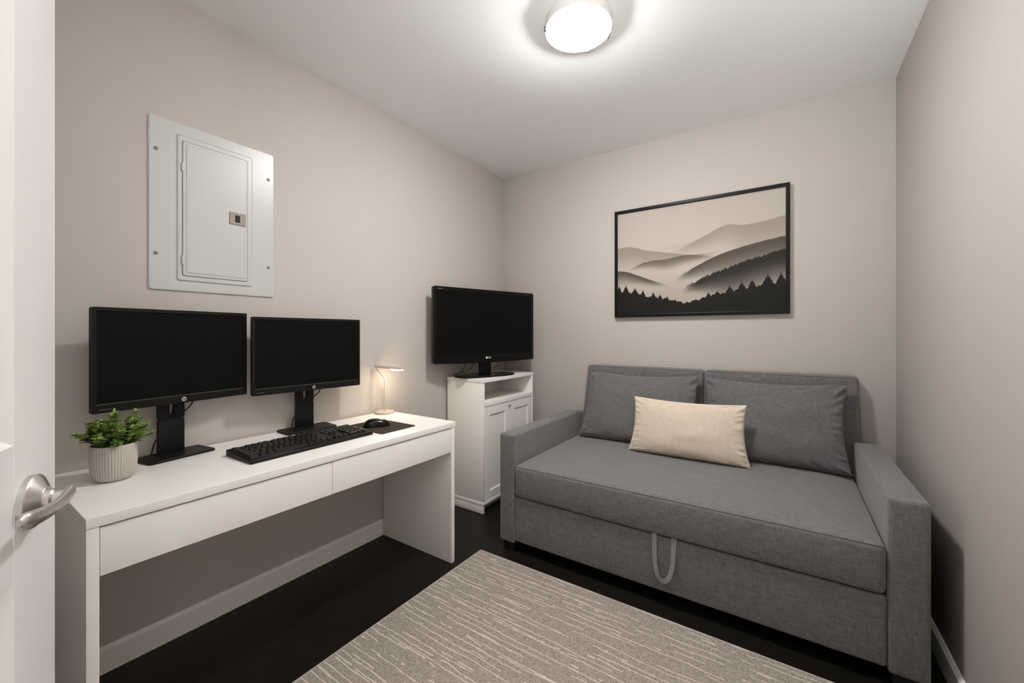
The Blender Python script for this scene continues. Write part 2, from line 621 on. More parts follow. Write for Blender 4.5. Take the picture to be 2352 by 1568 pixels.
# ------------------------------------------------------------------ ceiling light
def build_ceiling_light():
    cx, cy = 1.266, 1.566
    t = thing('ceiling_light', 'round flush ceiling light with a lit frosted glass bowl', 'ceiling light', (cx, cy, RH))
    obj('mounting_ring', lathe([(0, 0), (0.128, 0), (0.137, -0.003), (0.139, -0.010), (0.139, -0.039), (0.137, -0.044), (0.131, -0.044), (0.129, -0.03), (0, -0.028)], 64), M['fixture'], t)
    prof = []
    dep = 0.050
    R0 = (0.1325 ** 2 + dep ** 2) / (2 * dep)
    a0 = math.asin(0.1325 / R0)
    for i in range(15):
        a = a0 * (1 - i / 14)
        prof.append((R0 * math.sin(a), -0.042 - dep + R0 * (1 - math.cos(a))))
    prof[-1] = (0, prof[-1][1])
    obj('glass_bowl', lathe([(0, -0.0415), (0.1325, -0.042)] + prof[1:], 64), M['glass_lit'], t)
    for k in (96, 48, 216):
        a = math.radians(k)
        b = bmesh.new()
        rbox(b, (0.133, -0.007, -0.052), (0.1425, 0.007, -0.036), 0.002, 2)
        bmesh.ops.rotate(b, verts=b.verts, cent=(0, 0, 0), matrix=Matrix.Rotation(a, 3, 'Z'))
        obj('clip', b, M['dark_steel'], t)
build_ceiling_light()

# ------------------------------------------------------------------ electrical panel on the left wall
def build_panel():
    y0, y1, z0, z1 = 0.502, 0.955, 1.354, 2.018
    t = thing('electrical_panel', 'white metal breaker panel cover set on the left wall above the monitors', 'electrical panel', (0, (y0 + y1) / 2, z0))
    iy0, iy1, iz0, iz1 = 0.586, 0.8625, 1.394, 1.973     # raised field
    bm = bmesh.new()
    AX = (1, 2, 0)
    prism(rr2d(y0, y1, z0, z1, 0.012), 0.0005, 0.007, bm, AX, bev=0.004)
    prism(rr2d(iy0, iy1, iz0, iz1, 0.010), 0.006, 0.0125, bm, AX, bev=0.006)
    obj('cover', bm, M['panel'], t, world=True, smooth=25)
    d0, d1, e0, e1 = 0.606, 0.838, 1.417, 1.948
    bd = bmesh.new()
    prism(rr2d(d0, d1, e0, e1, 0.006), 0.0125, 0.0155, bd, AX, bev=0.0015)
    prism(rr2d(d0 + 0.011, d1 - 0.006, e0 + 0.012, e1 - 0.012, 0.005), 0.0150, 0.0175, bd, AX, bev=0.0014)
    dr = obj('panel_door', bd, M['panel'], t, world=True, smooth=25)
    # dark line round the door
    gp = ringprism(rr2d(d0 - 0.0016, d1 + 0.0016, e0 - 0.0016, e1 + 0.0016, 0.007), rr2d(d0, d1, e0, e1, 0.006), 0.0120, 0.0128, AX)
    obj('door_gap', gp, M['seam'], t, world=True)
    for zc in (1.845, 1.478):
        h = tube([(0.0155, d0 - 0.001, zc - 0.017), (0.0155, d0 - 0.001, zc + 0.017)], 0.0042, 12)
        obj('hinge', h, M['panel'], t, world=True)
    la = bmesh.new()
    prism(rr2d(0.766, 0.829, 1.656, 1.708, 0.003), 0.017, 0.021, la, AX, bev=0.0015)
    lo = obj('latch', la, M['latch'], dr, world=True)
    lb = bmesh.new()
    prism(rr2d(0.788, 0.806, 1.667, 1.697, 0.002), 0.0205, 0.0222, lb, AX)
    obj('latch_slot', lb, M['black'], dr, world=True)
    for yy, zz in ((0.525, 1.89), (0.929, 1.896), (0.525, 1.494), (0.929, 1.492)):
        s = lathe([(0, 0), (0.0072, 0), (0.0068, 0.002), (0.0045, 0.0034), (0, 0.0038)], 20)
        bmesh.ops.rotate(s, verts=s.verts, cent=(0, 0, 0), matrix=Matrix.Rotation(PI / 2, 3, 'Y'))
        move(s, (0.0068, yy, zz))
        rbox(s, (0.0098, yy - 0.0045, zz - 0.0006), (0.0106, yy + 0.0045, zz + 0.0006), 0.0002, 1)
        obj('screw', s, M['latch'], t, world=True)
build_panel()

# ------------------------------------------------------------------ framed print on the back wall
def build_picture():
    x0, x1, z0, z1 = 0.978, 2.006, 1.302, 2.049
    yb, yf = RY - 0.003, 2.799
    t = thing('framed_picture', 'black framed print of misty hills and pines on the back wall above the sofa', 'picture', ((x0 + x1) / 2, RY, z0))
    fw = 0.021
    bm = bmesh.new()
    def lp(q, y):
        return [bm.verts.new(p) for p in ((x0 + q, y, z0 + q), (x1 - q, y, z0 + q), (x1 - q, y, z1 - q), (x0 + q, y, z1 - q))]
    loops = [lp(0, yb), lp(0, yf + 0.001), lp(0.001, yf), lp(fw - 0.004, yf), (lp(fw - 0.003, yf + 0.002)), lp(fw, yf + 0.003), lp(fw, yf + 0.014), lp(fw, yb)]
    n = len(loops)
    for k in range(n):
        A, B = loops[k], loops[(k + 1) % n]
        for i in range(4):
            bm.faces.new((A[i], A[(i + 1) % 4], B[(i + 1) % 4], B[i]))
    obj('frame', bm, M['frame'], t, world=True, smooth=20)
    # the print: a sky sheet and layered ridges, each a thin printed strip on the sheet
    px0, px1, pz0, pz1 = x0 + fw - 0.002, x1 - fw + 0.002, z0 + fw - 0.002, z1 - fw + 0.002
    w, h = px1 - px0, pz1 - pz0
    ys = yf + 0.010
    NU, NV = 760, 520
    U = np.linspace(0, 1, NU)
    V = np.linspace(0, 1, NV)
    uu, vv = np.meshgrid(U, V)
    def sm(x):
        x = np.clip(x, 0, 1)
        return x * x * (3 - 2 * x)
    def c3(c):
        return np.array(c, float)
    img = np.zeros((NV, NU, 3))
    for k in range(3):
        img[..., k] = np.interp(vv, [0, 0.2, 0.42, 0.7, 1.0], [[198, 208, 224, 222, 214][i] - [0, 12, 24][k] - (1 if k == 2 else 0) for i in range(5)])
    def wob(seed, freq, n=NU):
        return np.array([mnoise.noise(Vector((x * freq, seed * 3.7, 0.1))) + 0.5 * mnoise.noise(Vector((x * freq * 2.7, seed * 7.1, 0.4))) for x in U])
    def ridge(keys, top, fade, seed, rough=0.004, rs=30, u0=0.0, u1=1.0, e0=0.0, e1=0.0, extra=None, power=1.0, soft=0.0028, strength=1.0, floor_=0.0):
        """lay one misty hill over the picture: opaque at its crest, thinning into the mist below it"""
        ks = np.array(keys)
        crest = np.interp(U, ks[:, 0], ks[:, 1])
        for _ in range(3):
            crest = np.convolve(np.pad(crest, 12, mode='edge'), np.ones(25) / 25, mode='valid')
        body = crest
        crest = crest + rough * wob(seed, rs)
        if extra is not None:
            crest = crest + extra
        inside = np.clip((crest[None, :] - vv) / soft + 0.5, 0, 1)
        ramp = np.ones(NU)
        if e0: ramp = ramp * sm((U - u0) / (3 * e0))
        if e1: ramp = ramp * sm((u1 - U) / (3 * e1))
        d = np.clip((body[None, :] - vv) / (fade * (0.22 + 0.78 * ramp[None, :])), 0, 1)
        al = inside * (floor_ + (1 - floor_) * (1 - sm(d)) ** power) * strength
        if e0: al = al * sm((uu - u0) / e0)
        elif u0 > 0: al = al * (uu >= u0)
        if e1: al = al * sm((u1 - uu) / e1)
        img[:] = img * (1 - al[..., None]) + c3(top) * al[..., None]
    def trees(spec):
        b = np.zeros(NU)
        for (c, hh, ww) in spec:
            d = np.abs(U - c) / ww
            prof = np.where(d < 1, hh * (1 - np.clip(d, 0, 1)) ** 0.95 * (0.88 + 0.12 * np.cos(d * 21)), 0)
            b = np.maximum(b, prof)
        return b
    rnd = random.Random(3)
    # far faint ranges, then nearer hills from back to front
    ridge([(0.25, 0.60), (0.42, 0.63), (0.60, 0.66), (0.75, 0.66)], (204, 190, 176), 0.14, 0, u0=0.22, u1=0.78, e0=0.2, e1=0.25, strength=0.5)
    ridge([(0.30, 0.555), (0.45, 0.605), (0.58, 0.69), (0.66, 0.745), (0.71, 0.762), (0.77, 0.735), (0.84, 0.735), (0.92, 0.75), (1.0, 0.775)], (176, 162, 148), 0.34, 1, u0=0.33, e0=0.2, rough=0.004, strength=0.85)
    ridge([(0.0, 0.655), (0.04, 0.66), (0.07, 0.668), (0.11, 0.655), (0.20, 0.61), (0.35, 0.565), (0.48, 0.525), (0.58, 0.525), (0.68, 0.545)], (170, 156, 142), 0.30, 2, u1=0.70, e1=0.22, rough=0.003, strength=0.85)
    ridge([(0.05, 0.42), (0.10, 0.45), (0.18, 0.495), (0.26, 0.51), (0.32, 0.505), (0.42, 0.525), (0.47, 0.53), (0.56, 0.51), (0.66, 0.48)], (128, 116, 103), 0.17, 3, u0=0.07, u1=0.64, e0=0.12, e1=0.14, rough=0.003)
    ridge([(0.38, 0.31), (0.44, 0.355), (0.52, 0.42), (0.60, 0.475), (0.68, 0.515), (0.76, 0.545), (0.86, 0.575), (1.0, 0.605)], (100, 91, 81), 0.27, 4, u0=0.38, e0=0.12, rough=0.004, rs=55, power=0.8)
    ridge([(0.0, 0.435), (0.06, 0.425), (0.13, 0.385), (0.22, 0.33), (0.31, 0.28), (0.38, 0.26)], (104, 95, 84), 0.19, 5, u1=0.36, e1=0.14, rough=0.003, rs=60)
    sp = [(rnd.uniform(0.46, 1.0), rnd.uniform(0.008, 0.022), rnd.uniform(0.005, 0.010)) for _ in range(85)]
    ridge([(0.42, 0.205), (0.50, 0.265), (0.60, 0.325), (0.72, 0.385), (0.82, 0.43), (0.92, 0.465), (1.0, 0.49)], (50, 47, 41), 0.30, 6, u0=0.42, e0=0.12, rough=0.004, rs=70, extra=trees(sp), power=0.7)
    sp = [(rnd.uniform(0, 1.0), 0, rnd.uniform(0.010, 0.020)) for _ in range(85)]
    sp = [(c, rnd.uniform(0.015, 0.040) * (0.5 + 1.0 * abs(c - 0.46)), ww) for c, _, ww in sp]
    sp += [(0.012, 0.085, 0.020), (0.06, 0.095, 0.026), (0.125, 0.075, 0.028), (0.18, 0.070, 0.018), (0.25, 0.065, 0.016), (0.295, 0.050, 0.018), (0.34, 0.045, 0.016), (0.39, 0.03, 0.014),
           (0.59, 0.055, 0.020), (0.64, 0.045, 0.022), (0.71, 0.070, 0.026), (0.775, 0.085, 0.028), (0.83, 0.09, 0.026), (0.91, 0.115, 0.036), (0.975, 0.105, 0.030)]
    ridge([(0.0, 0.215), (0.10, 0.195), (0.20, 0.165), (0.30, 0.135), (0.38, 0.105), (0.45, 0.085), (0.52, 0.105), (0.62, 0.14), (0.72, 0.165), (0.84, 0.19), (0.93, 0.205), (1.0, 0.22)], (31, 29, 25), 1.0, 7, rough=0.003, rs=90, extra=trees(sp), floor_=1.0, soft=0.002)
    lin = np.where(img / 255 <= 0.04045, img / 255 / 12.92, ((img / 255 + 0.055) / 1.055) ** 2.4)
    lin = lin * np.array([0.66, 0.665, 0.67])
    ox, oy, oz = wloc(t)
    co = np.stack([px0 + uu * w - ox, np.full_like(uu, ys - oy), pz0 + vv * h - oz], axis=-1).reshape(-1, 3)
    idx = np.arange(NU * NV).reshape(NV, NU)
    fc = np.stack([idx[:-1, :-1], idx[:-1, 1:], idx[1:, 1:], idx[1:, :-1]], axis=-1).reshape(-1, 4)
    me = bpy.data.meshes.new('print')
    me.from_pydata(co.tolist(), [], fc.tolist())
    at = me.color_attributes.new('tone', 'FLOAT_COLOR', 'POINT')
    at.data.foreach_set('color', np.concatenate([lin.reshape(-1, 3), np.ones((NU * NV, 1))], axis=1).astype(np.float32).ravel())
    me.materials.append(M['print'])
    po = bpy.data.objects.new('print', me)
    COL.objects.link(po)
    po.parent = t
    bk = box((px0 + 0.001, ys + 0.0005, pz0 + 0.001), (px1 - 0.001, ys + 0.004, pz1 - 0.001), 0.0005, 1)
    obj('backing_board', bk, M['frame'], t, world=True)
build_picture()

# ------------------------------------------------------------------ desk
DX0, DX1, DY0, DY1, DZ = 0.016, 0.555, 0.245, 1.600, 0.729
def build_desk():
    t = thing('desk', 'long white desk with two shallow drawers along the left wall', 'desk', ((DX0 + DX1) / 2, (DY0 + DY1) / 2, 0))
    w = M['white']
    obj('desktop', box((DX0, DY0, DZ - 0.027), (DX1, DY1, DZ), 0.0015, 2), w, t, world=True)
    for a, b in ((DY0 + 0.001, DY0 + 0.025), (DY1 - 0.031, DY1 - 0.007)):
        obj('side_panel', box((DX0, a, 0.001), (DX1 - 0.002, b, DZ - 0.0275), 0.001, 2), w, t, world=True)
    y0, ym, y1 = DY0 + 0.0265, 0.906, DY1 - 0.0325
    for a, b in ((y0, ym - 0.001), (ym + 0.001, y1)):
        bm = box((DX1 - 0.022, a, 0.575), (DX1 - 0.004, b, 0.6975), 0.001, 2)
        rbox(bm, (0.12, a + 0.02, 0.585), (DX1 - 0.0225, b - 0.02, 0.665), 0.001, 1)
        obj('drawer', bm, w, t, world=True)
    obj('top_rail', box((0.10, y0, 0.672), (DX1 - 0.024, y1, 0.7012), 0.001, 1), w, t, world=True)
build_desk()

# ------------------------------------------------------------------ monitors
def build_monitor(label, left, right, ztop, zbot, wide, base_dy):
    lx, ly = left; rx, ry = right
    th = math.atan2(ry - ly, rx - lx)
    wd = math.hypot(rx - lx, ry - ly)
    cx, cy = (lx + rx) / 2, (ly + ry) / 2
    t = thing('computer_monitor', label, 'monitor', (cx, cy, DZ), th, 'twin monitors on the desk')
    z0, z1 = zbot - DZ, ztop - DZ
    hw = wd / 2
    bm = bmesh.new()
    AX = (0, 2, 1)
    # housing: bezel frame with stepped lip, then a shallower back shell
    bt, bs, bb = 0.012, 0.012, 0.030
    out = rr2d(-hw, hw, z0, z1, 0.006)
    inn = rr2d(-hw + bs, hw - bs, z0 + bb, z1 - bt, 0.0015)
    ringprism(out, inn, 0.0, 0.014, AX, bm)
    ins = lambda q: rr2d(-hw + q, hw - q, z0 + q, z1 - q, 0.006)
    prism(ins(0.0006), 0.013, 0.020, bm, AX)
    prism(rr2d(-hw + 0.03, hw - 0.03, z0 + 0.03, z1 - 0.03, 0.02), 0.0195, 0.036, bm, AX, bev=0.010)
    hs = obj('housing', bm, M['black'], t, smooth=30)
    sc = bmesh.new()
    prism(rr2d(-hw + bs - 0.001, hw - bs + 0.001, z0 + bb - 0.001, z1 - bt + 0.001, 0.001), 0.003, 0.012, sc, AX)
    obj('screen', sc, M['screen'], t)
    # thin light line along the lower bezel
    obj('bezel_line', box((-hw + bs, -0.0004, z0 + bb - 0.0022), (hw - bs, 0.001, z0 + bb - 0.001), 0.0002, 1), M['dim_print'], hs)
    # round emblem with slanted letters
    lg = lathe([(0, 0), (0.0078, 0), (0.0078, 0.0006), (0, 0.0006)], 32)
    bmesh.ops.rotate(lg, verts=lg.verts, cent=(0, 0, 0), matrix=Matrix.Rotation(PI / 2, 3, 'X'))
    ez = z0 + bb * 0.45
    move(lg, (0.012, 0, ez))
    em = obj('emblem', lg, M['logo'], hs)
    tx = text_bm('hp', 0.0125, 0.0002, 0.25, 0.0003)
    move(tx, (0.012, -0.0008, ez + 0.0003))
    obj('emblem_letters', tx, M['black'], hs)
    # unreadable model marking at the left, controls at the right
    bm = bmesh.new()
    x = -hw + 0.018
    rnd = random.Random(5)
    for k in range(9):
        q = rnd.uniform(0.0016, 0.0034)
        rbox(bm, (x, -0.0004, z0 + 0.0105), (x + q, 0.0006, z0 + 0.0125), 0.0001, 1)
        x += q + 0.0006
    obj('model_marking', bm, M['dim_print'], hs)
    for k in range(2):
        xx = hw - 0.017 - 0.012 * k
        obj('control_mark', box((xx, -0.0004, z0 + 0.011), (xx + 0.005, 0.0006, z0 + 0.0128), 0.0001, 1), M['dim_print'], hs)
    # stand: column with the cable slot, and foot plate
    nw = 0.042
    zt = z0 + 0.10
    b2 = bmesh.new()
    s0, s1 = z0 - 0.052, z0 + 0.012
    def hole(n=40):
        zc = (s0 + s1) / 2
        pts_o, pts_i = [], []
        for i in range(n):
            a = 2 * PI * i / n + PI / n
            c, s = math.cos(a), math.sin(a)
            k = 1 / max(abs(c), abs(s))
            pts_o.append((nw * c * k, zc + (s1 - s0) * 0.72 * s * k))
            pts_i.append((0.0085 * c, zc + (s1 - s0) / 2 * s))
        return pts_o, pts_i, zc - (s1 - s0) * 0.72, zc + (s1 - s0) * 0.72
    o, i_, zl, zh = hole()
    NY1 = base_dy[1] - 0.022
    NY0 = NY1 - 0.015
    ringprism(o, i_, NY0, NY1, AX, b2)
    rbox(b2, (-nw, NY0, 0.008), (nw, NY1, zl + 0.0005), 0.001, 1)
    rbox(b2, (-nw, NY0, zh - 0.0005), (nw, NY1, z0 + 0.17), 0.001, 1)
    rbox(b2, (-nw * 0.9, 0.034, z0 + 0.10), (nw * 0.9, NY0 + 0.001, z0 + 0.16), 0.001, 1)
    obj('stand_column', b2, M['black'], t, smooth=30)
    fb = prism(rr2d(-wide / 2, wide / 2, base_dy[0], base_dy[1], 0.012), 0.0005, 0.009, bev=0.0025)
    obj('stand_base', fb, M['black'], t, smooth=30)
    cb = tube(smooth_path([(0.062, 0.030, z0 + 0.03), (0.060, 0.045, z0 - 0.015), (0.046, NY1 + 0.004, z0 - 0.05), (0.0, NY1 + 0.006, z0 - 0.10), (-0.042, NY1 + 0.004, 0.06), (-0.058, NY1, 0.0115)], 6), 0.0022, 8)
    obj('power_cable', cb, M['black'], t)
    return t
build_monitor('larger looking black monitor nearest the door, behind the potted plant', (0.153, 0.327), (0.0735, 0.8105), 1.274, 0.929, 0.215, (-0.030, 0.094))
build_monitor('black monitor beside the desk lamp, behind the keyboard', (0.104, 0.818), (0.138, 1.322), 1.260, 0.920, 0.235, (-0.022, 0.102))

# ------------------------------------------------------------------ keyboard
def build_keyboard():
    kw, kd = 0.515, 0.192
    # local frame: +X along the keyboard (world +y), +Y towards the wall (world -x)
    t = thing('keyboard', 'black full size keyboard lying on the white desk before the monitors', 'keyboard', (0.337, 0.925, DZ), math.radians(91.0))
    sl = 0.011 / kd
    def fz(P):
        u = (P.y + kd / 2)
        return (P.x, P.y, P.z + (u * sl if P.z > 0.006 else (u * sl * 0.55 if P.z > 0.003 else 0)))
    bm = bmesh.new()
    rbox(bm, (-kw / 2, -kd / 2, 0.0005), (kw / 2, kd / 2, 0.0135), 0.004, 3, (1, 4, 1), fn=lambda P: (P.x, P.y, P.z + (P.y + kd / 2) * sl * (0.0 if P.z < 0.004 else 1)))
    obj('keyboard_case', bm, M['black'], t, smooth=30)
    lip = box((-kw / 2 + 0.002, -kd / 2 + 0.004, 0.0135), (kw / 2 - 0.002, -kd / 2 + 0.018, 0.0155), 0.001, 2)
    obj('palm_edge', lip, M['black_gloss'], t, smooth=30)
    cache = {}
    U = kw * 0.955 / 22.6
    D = kd * 0.80 / 6.35
    xl = -kw * 0.955 / 2
    yb = kd / 2 - 0.012
    def key(cx, row, wu, hu=1.0):
        k = (wu, hu)
        if k not in cache:
            b = bmesh.new()
            hwid, hh = wu * U / 2 - 0.0017, hu * D / 2 - 0.0017
            lo = [bm_v for bm_v in [b.verts.new((sx * hwid, sy * hh, 0)) for sx, sy in ((-1, -1), (1, -1), (1, 1), (-1, 1))]]
            m1 = [b.verts.new((sx * (hwid - 0.0016), sy * (hh - 0.0018) + 0.0004, 0.0068)) for sx, sy in ((-1, -1), (1, -1), (1, 1), (-1, 1))]
            m2 = [b.verts.new((sx * (hwid - 0.0028), sy * (hh - 0.003) + 0.0004, 0.0072)) for sx, sy in ((-1, -1), (1, -1), (1, 1), (-1, 1))]
            for A, B in ((lo, m1), (m1, m2)):
                for i in range(4):
                    b.faces.new((A[i], A[(i + 1) % 4], B[(i + 1) % 4], B[i]))
            b.faces.new(m2)
            b.faces.new(lo[::-1])
            bmesh.ops.recalc_face_normals(b, faces=b.faces)
            me = bpy.data.meshes.new('key')
            b.to_mesh(me); b.free()
            me.materials.append(M['dark_key'])
            cache[k] = me
        o = bpy.data.objects.new('key', cache[k])
        COL.objects.link(o)
        o.parent = t
        y = yb - (row + hu / 2) * D
        o.location = (xl + cx * U, y, 0.0130 + (y + kd / 2) * sl)
        o.rotation_euler = (math.atan(sl), 0, 0)
    def run(row, x, ws):
        for wu in ws:
            if wu > 0:
                key(x + wu / 2, row, wu)
            x += abs(wu)
    run(0, 0, [1, -1, 1, 1, 1, 1, -0.5, 1, 1, 1, 1, -0.5, 1, 1, 1, 1])
    run(1.3, 0, [1] * 13 + [2])
    run(2.3, 0, [1.5] + [1] * 12 + [1.5])
    run(3.3, 0, [1.75] + [1] * 11 + [2.25])
    run(4.3, 0, [2.25] + [1] * 10 + [2.75])
    run(5.3, 0, [1.5, 1.25, 1.25, 6.0, 1.25, 1.25, 1.25, 1.25])
    for r_ in (1.3, 2.3):
        run(r_, 15.25, [1, 1, 1])
    run(4.3, 16.25, [1])
    run(5.3, 15.25, [1, 1, 1])
    for r_ in (1.3,):
        run(r_, 18.6, [1, 1, 1, 1])
    run(2.3, 18.6, [1, 1, 1]); key(22.1, 2.3, 1.0, 2.0)
    run(3.3, 18.6, [1, 1, 1])
    run(4.3, 18.6, [1, 1, 1]); key(22.1, 4.3, 1.0, 2.0)
    run(5.3, 18.6, [2, 1])
    c = tube(smooth_path([(0.13, kd / 2 - 0.004, 0.020), (0.135, kd / 2 + 0.02, 0.010), (0.15, kd / 2 + 0.055, 0.0035), (0.14, kd / 2 + 0.09, 0.003)], 6), 0.0021, 8)
    obj('cable', c, M['black'], t)
build_keyboard()

# ------------------------------------------------------------------ mouse pad and mouse
pad = prism(rr2d(0.186, 0.462, 1.205, 1.412, 0.012), DZ + 0.0003, DZ + 0.0035, bev=0.001)
tag(obj('mouse_pad', pad, M['pad'], smooth=30), 'thin dark brown mouse pad near the desk end by the lamp', 'mouse pad')

def build_mouse():
    t = thing('computer_mouse', 'black computer mouse resting on the dark mouse pad', 'mouse', (0.315, 1.292, DZ + 0.0036), math.radians(62))
    bm = bmesh.new()
    nu, nv = 28, 14
    L_, Wd, H = 0.064, 0.034, 0.037
    rings = []
    for j in range(nv + 1):
        ph = PI / 2 * j / nv
        ring = []
        for i in range(nu):
            a = 2 * PI * i / nu
            ex = 2 / 2.6
            c = math.copysign(abs(math.cos(a)) ** ex, math.cos(a)); s = math.copysign(abs(math.sin(a)) ** ex, math.sin(a))
            k = math.cos(ph) ** 0.75 if j < nv else 0
            x = L_ * c * k; y = Wd * s * k * (1 - 0.10 * math.cos(c * PI / 2))
            z = H * math.sin(ph) ** 0.9 * (1 - 0.22 * (x / L_) - 0.12 * (x / L_) ** 2)
            ring.append(bm.verts.new((x, y, z)))
        rings.append(ring)
    for A, B in zip(rings, rings[1:]):
        for i in range(nu):
            bm.faces.new((A[i], A[(i + 1) % nu], B[(i + 1) % nu], B[i]))
    bm.faces.new(rings[0][::-1])
    bmesh.ops.remove_doubles(bm, verts=bm.verts, dist=1e-5)
    obj('mouse_body', bm, M['black_gloss'], t, smooth=60)
    wl = tube([(0.036, -0.003, 0.0245), (0.036, 0.003, 0.0245)], 0.0065, 20)
    obj('scroll_wheel', wl, M['dim_print'], t)
    sm = tube([(0.056, 0, 0.012), (0.050, 0, 0.0205), (0.040, 0, 0.0262), (0.020, 0, 0.0322)], 0.0007, 6)
    obj('button_seam', sm, M['black'], t)
build_mouse()

# ------------------------------------------------------------------ desk lamp
def build_lamp():
    t = thing('desk_lamp', 'slim cream desk lamp with a lit bar head at the desk end', 'lamp', (0.068, 1.535, DZ))
    m = M['lamp']
    obj('lamp_base', lathe([(0, 0.0005), (0.052, 0.0005), (0.052, 0.012), (0.0505, 0.0135), (0, 0.0135)], 48), m, t)
    # pole rises, then kinks back towards the wall side
    d = Vector((0.56 * 1.0, 0.83, 0)).normalized()     # head points to the picture's right
    d = Vector((0.86, 0.51, 0)).normalized()
    pts = [(0, 0, 0.012), (0, 0, 0.200), (-d.x * 0.003, -d.y * 0.003, 0.208), (-d.x * 0.045, -d.y * 0.045, 0.252), (-d.x * 0.049, -d.y * 0.049, 0.258)]
    obj('pole', tube(pts, 0.0035, 12), m, t)
    hd = bmesh.new()
    rbox(hd, (-0.056, -0.017, -0.0065), (0.106, 0.017, 0.0095), 0.006, 4)
    R = Matrix.Rotation(math.atan2(d.y, d.x), 4, 'Z') @ Matrix.Rotation(math.radians(5), 4, 'Y')
    TM = Matrix.Translation((0, 0, 0.266)) @ R
    bmesh.ops.transform(hd, matrix=TM, verts=hd.verts)
    h = obj('lamp_head', hd, m, t)
    ld = bmesh.new()
    rbox(ld, (0.040, -0.0145, -0.0105), (0.1065, 0.0145, -0.006), 0.003, 3)
    bmesh.ops.transform(ld, matrix=TM, verts=ld.verts)
    obj('light_strip', ld, M['led'], h)
build_lamp()

# ------------------------------------------------------------------ potted plant
def build_plant():
    t = thing('potted_plant', 'small leafy green plant in a ribbed cream pot at the near desk end', 'plant', (0.226, 0.364, DZ))
    prof = [(0, 0.0005), (0.036, 0.0005), (0.043, 0.003), (0.0495, 0.012), (0.0530, 0.028), (0.0550, 0.055), (0.0555, 0.107), (0.0547, 0.111), (0.0530, 0.112), (0.0510, 0.110), (0.0500, 0.095), (0.046, 0.09), (0, 0.09)]
    def rib(a, z):
        k = min(1, max(0, (z - 0.006) / 0.01)) * min(1, max(0, (0.1085 - z) / 0.002))
        return 1 + 0.030 * k * (abs(math.cos(a * 24)) - 0.5)
    obj('pot', lathe(prof, 384, rib=rib), M['pot'], t, smooth=50)
    obj('soil', lathe([(0, 0.0905), (0.0485, 0.0905), (0.0485, 0.098), (0.03, 0.101), (0, 0.103)], 40), M['soil'], t)
    rnd = random.Random(11)
    bm = bmesh.new()
    def leaf(p, dirv, L, Wd, curl):
        dirv = dirv.normalized()
        side = dirv.cross(Vector((0, 0, 1)))
        if side.length < 0.1:
            side = Vector((1, 0, 0))
        side.normalize()
        nrm = side.cross(dirv).normalized()
        rows = []
        for s in range(7):
            u = s / 6
            wv = Wd * math.sin(PI * min(1, (u * 0.93 + 0.05))) ** 0.75 * (1 if u < 0.98 else 0.1)
            c = p + dirv * L * u + nrm * (-curl * L * u * u + 0.12 * L * u)
            rows.append([bm.verts.new(c - side * wv + nrm * wv * 0.25), bm.verts.new(c), bm.verts.new(c + side * wv + nrm * wv * 0.25)])
        for A, B in zip(rows, rows[1:]):
            bm.faces.new((A[0], A[1], B[1], B[0]))
            bm.faces.new((A[1], A[2], B[2], B[1]))
    st = bmesh.new()
    for k in range(60):
        a = rnd.uniform(0, 2 * PI)
        tilt = rnd.uniform(0.05, 1.0) ** 0.75 * 1.18
        r0 = rnd.uniform(0, 0.034)
        base = Vector((r0 * math.cos(a), r0 * math.sin(a), 0.098))
        H = rnd.uniform(0.050, 0.098) * (1.0 - 0.10 * tilt)
        dv = Vector((math.sin(tilt) * math.cos(a), math.sin(tilt) * math.sin(a), math.cos(tilt)))
        if dv.x < 0: dv.x *= 0.55            # the screen behind keeps the shoots off
        mid = base + dv * H * 0.55 + Vector((0, 0, 0.006))
        tip = base + dv * H + Vector((0, 0, 0.004 + 0.008 * math.cos(tilt)))
        path = smooth_path([base, mid, tip], 5)
        tube(path, 0.0011, 5, st, radii=[0.0014 - 0.0007 * i / (len(path) - 1) for i in range(len(path))])
        n = len(path)
        for i in range(3, n):
            for sgn in (0, 1):
                az = a + PI / 2 + sgn * PI + rnd.uniform(-0.7, 0.7) + i * 1.3
                big = rnd.uniform(0.7, 1.15)
                d2 = (dv * rnd.uniform(0.3, 0.8) + Vector((math.cos(az), math.sin(az), rnd.uniform(-0.15, 0.5))) * 0.9)
                f = i / (n - 1)
                leaf(path[i], d2, 0.027 * big * (1 - 0.36 * f), 0.0102 * big * (1 - 0.35 * f), rnd.uniform(0.05, 0.5))
        leaf(tip, dv + Vector((rnd.uniform(-.3, .3), rnd.uniform(-.3, .3), 0.1)), 0.016, 0.0036, rnd.uniform(0, 0.5))
    obj('stems', st, M['leaf'], t)
    obj('foliage', bm, M['leaf'], t, smooth=80)
build_plant()

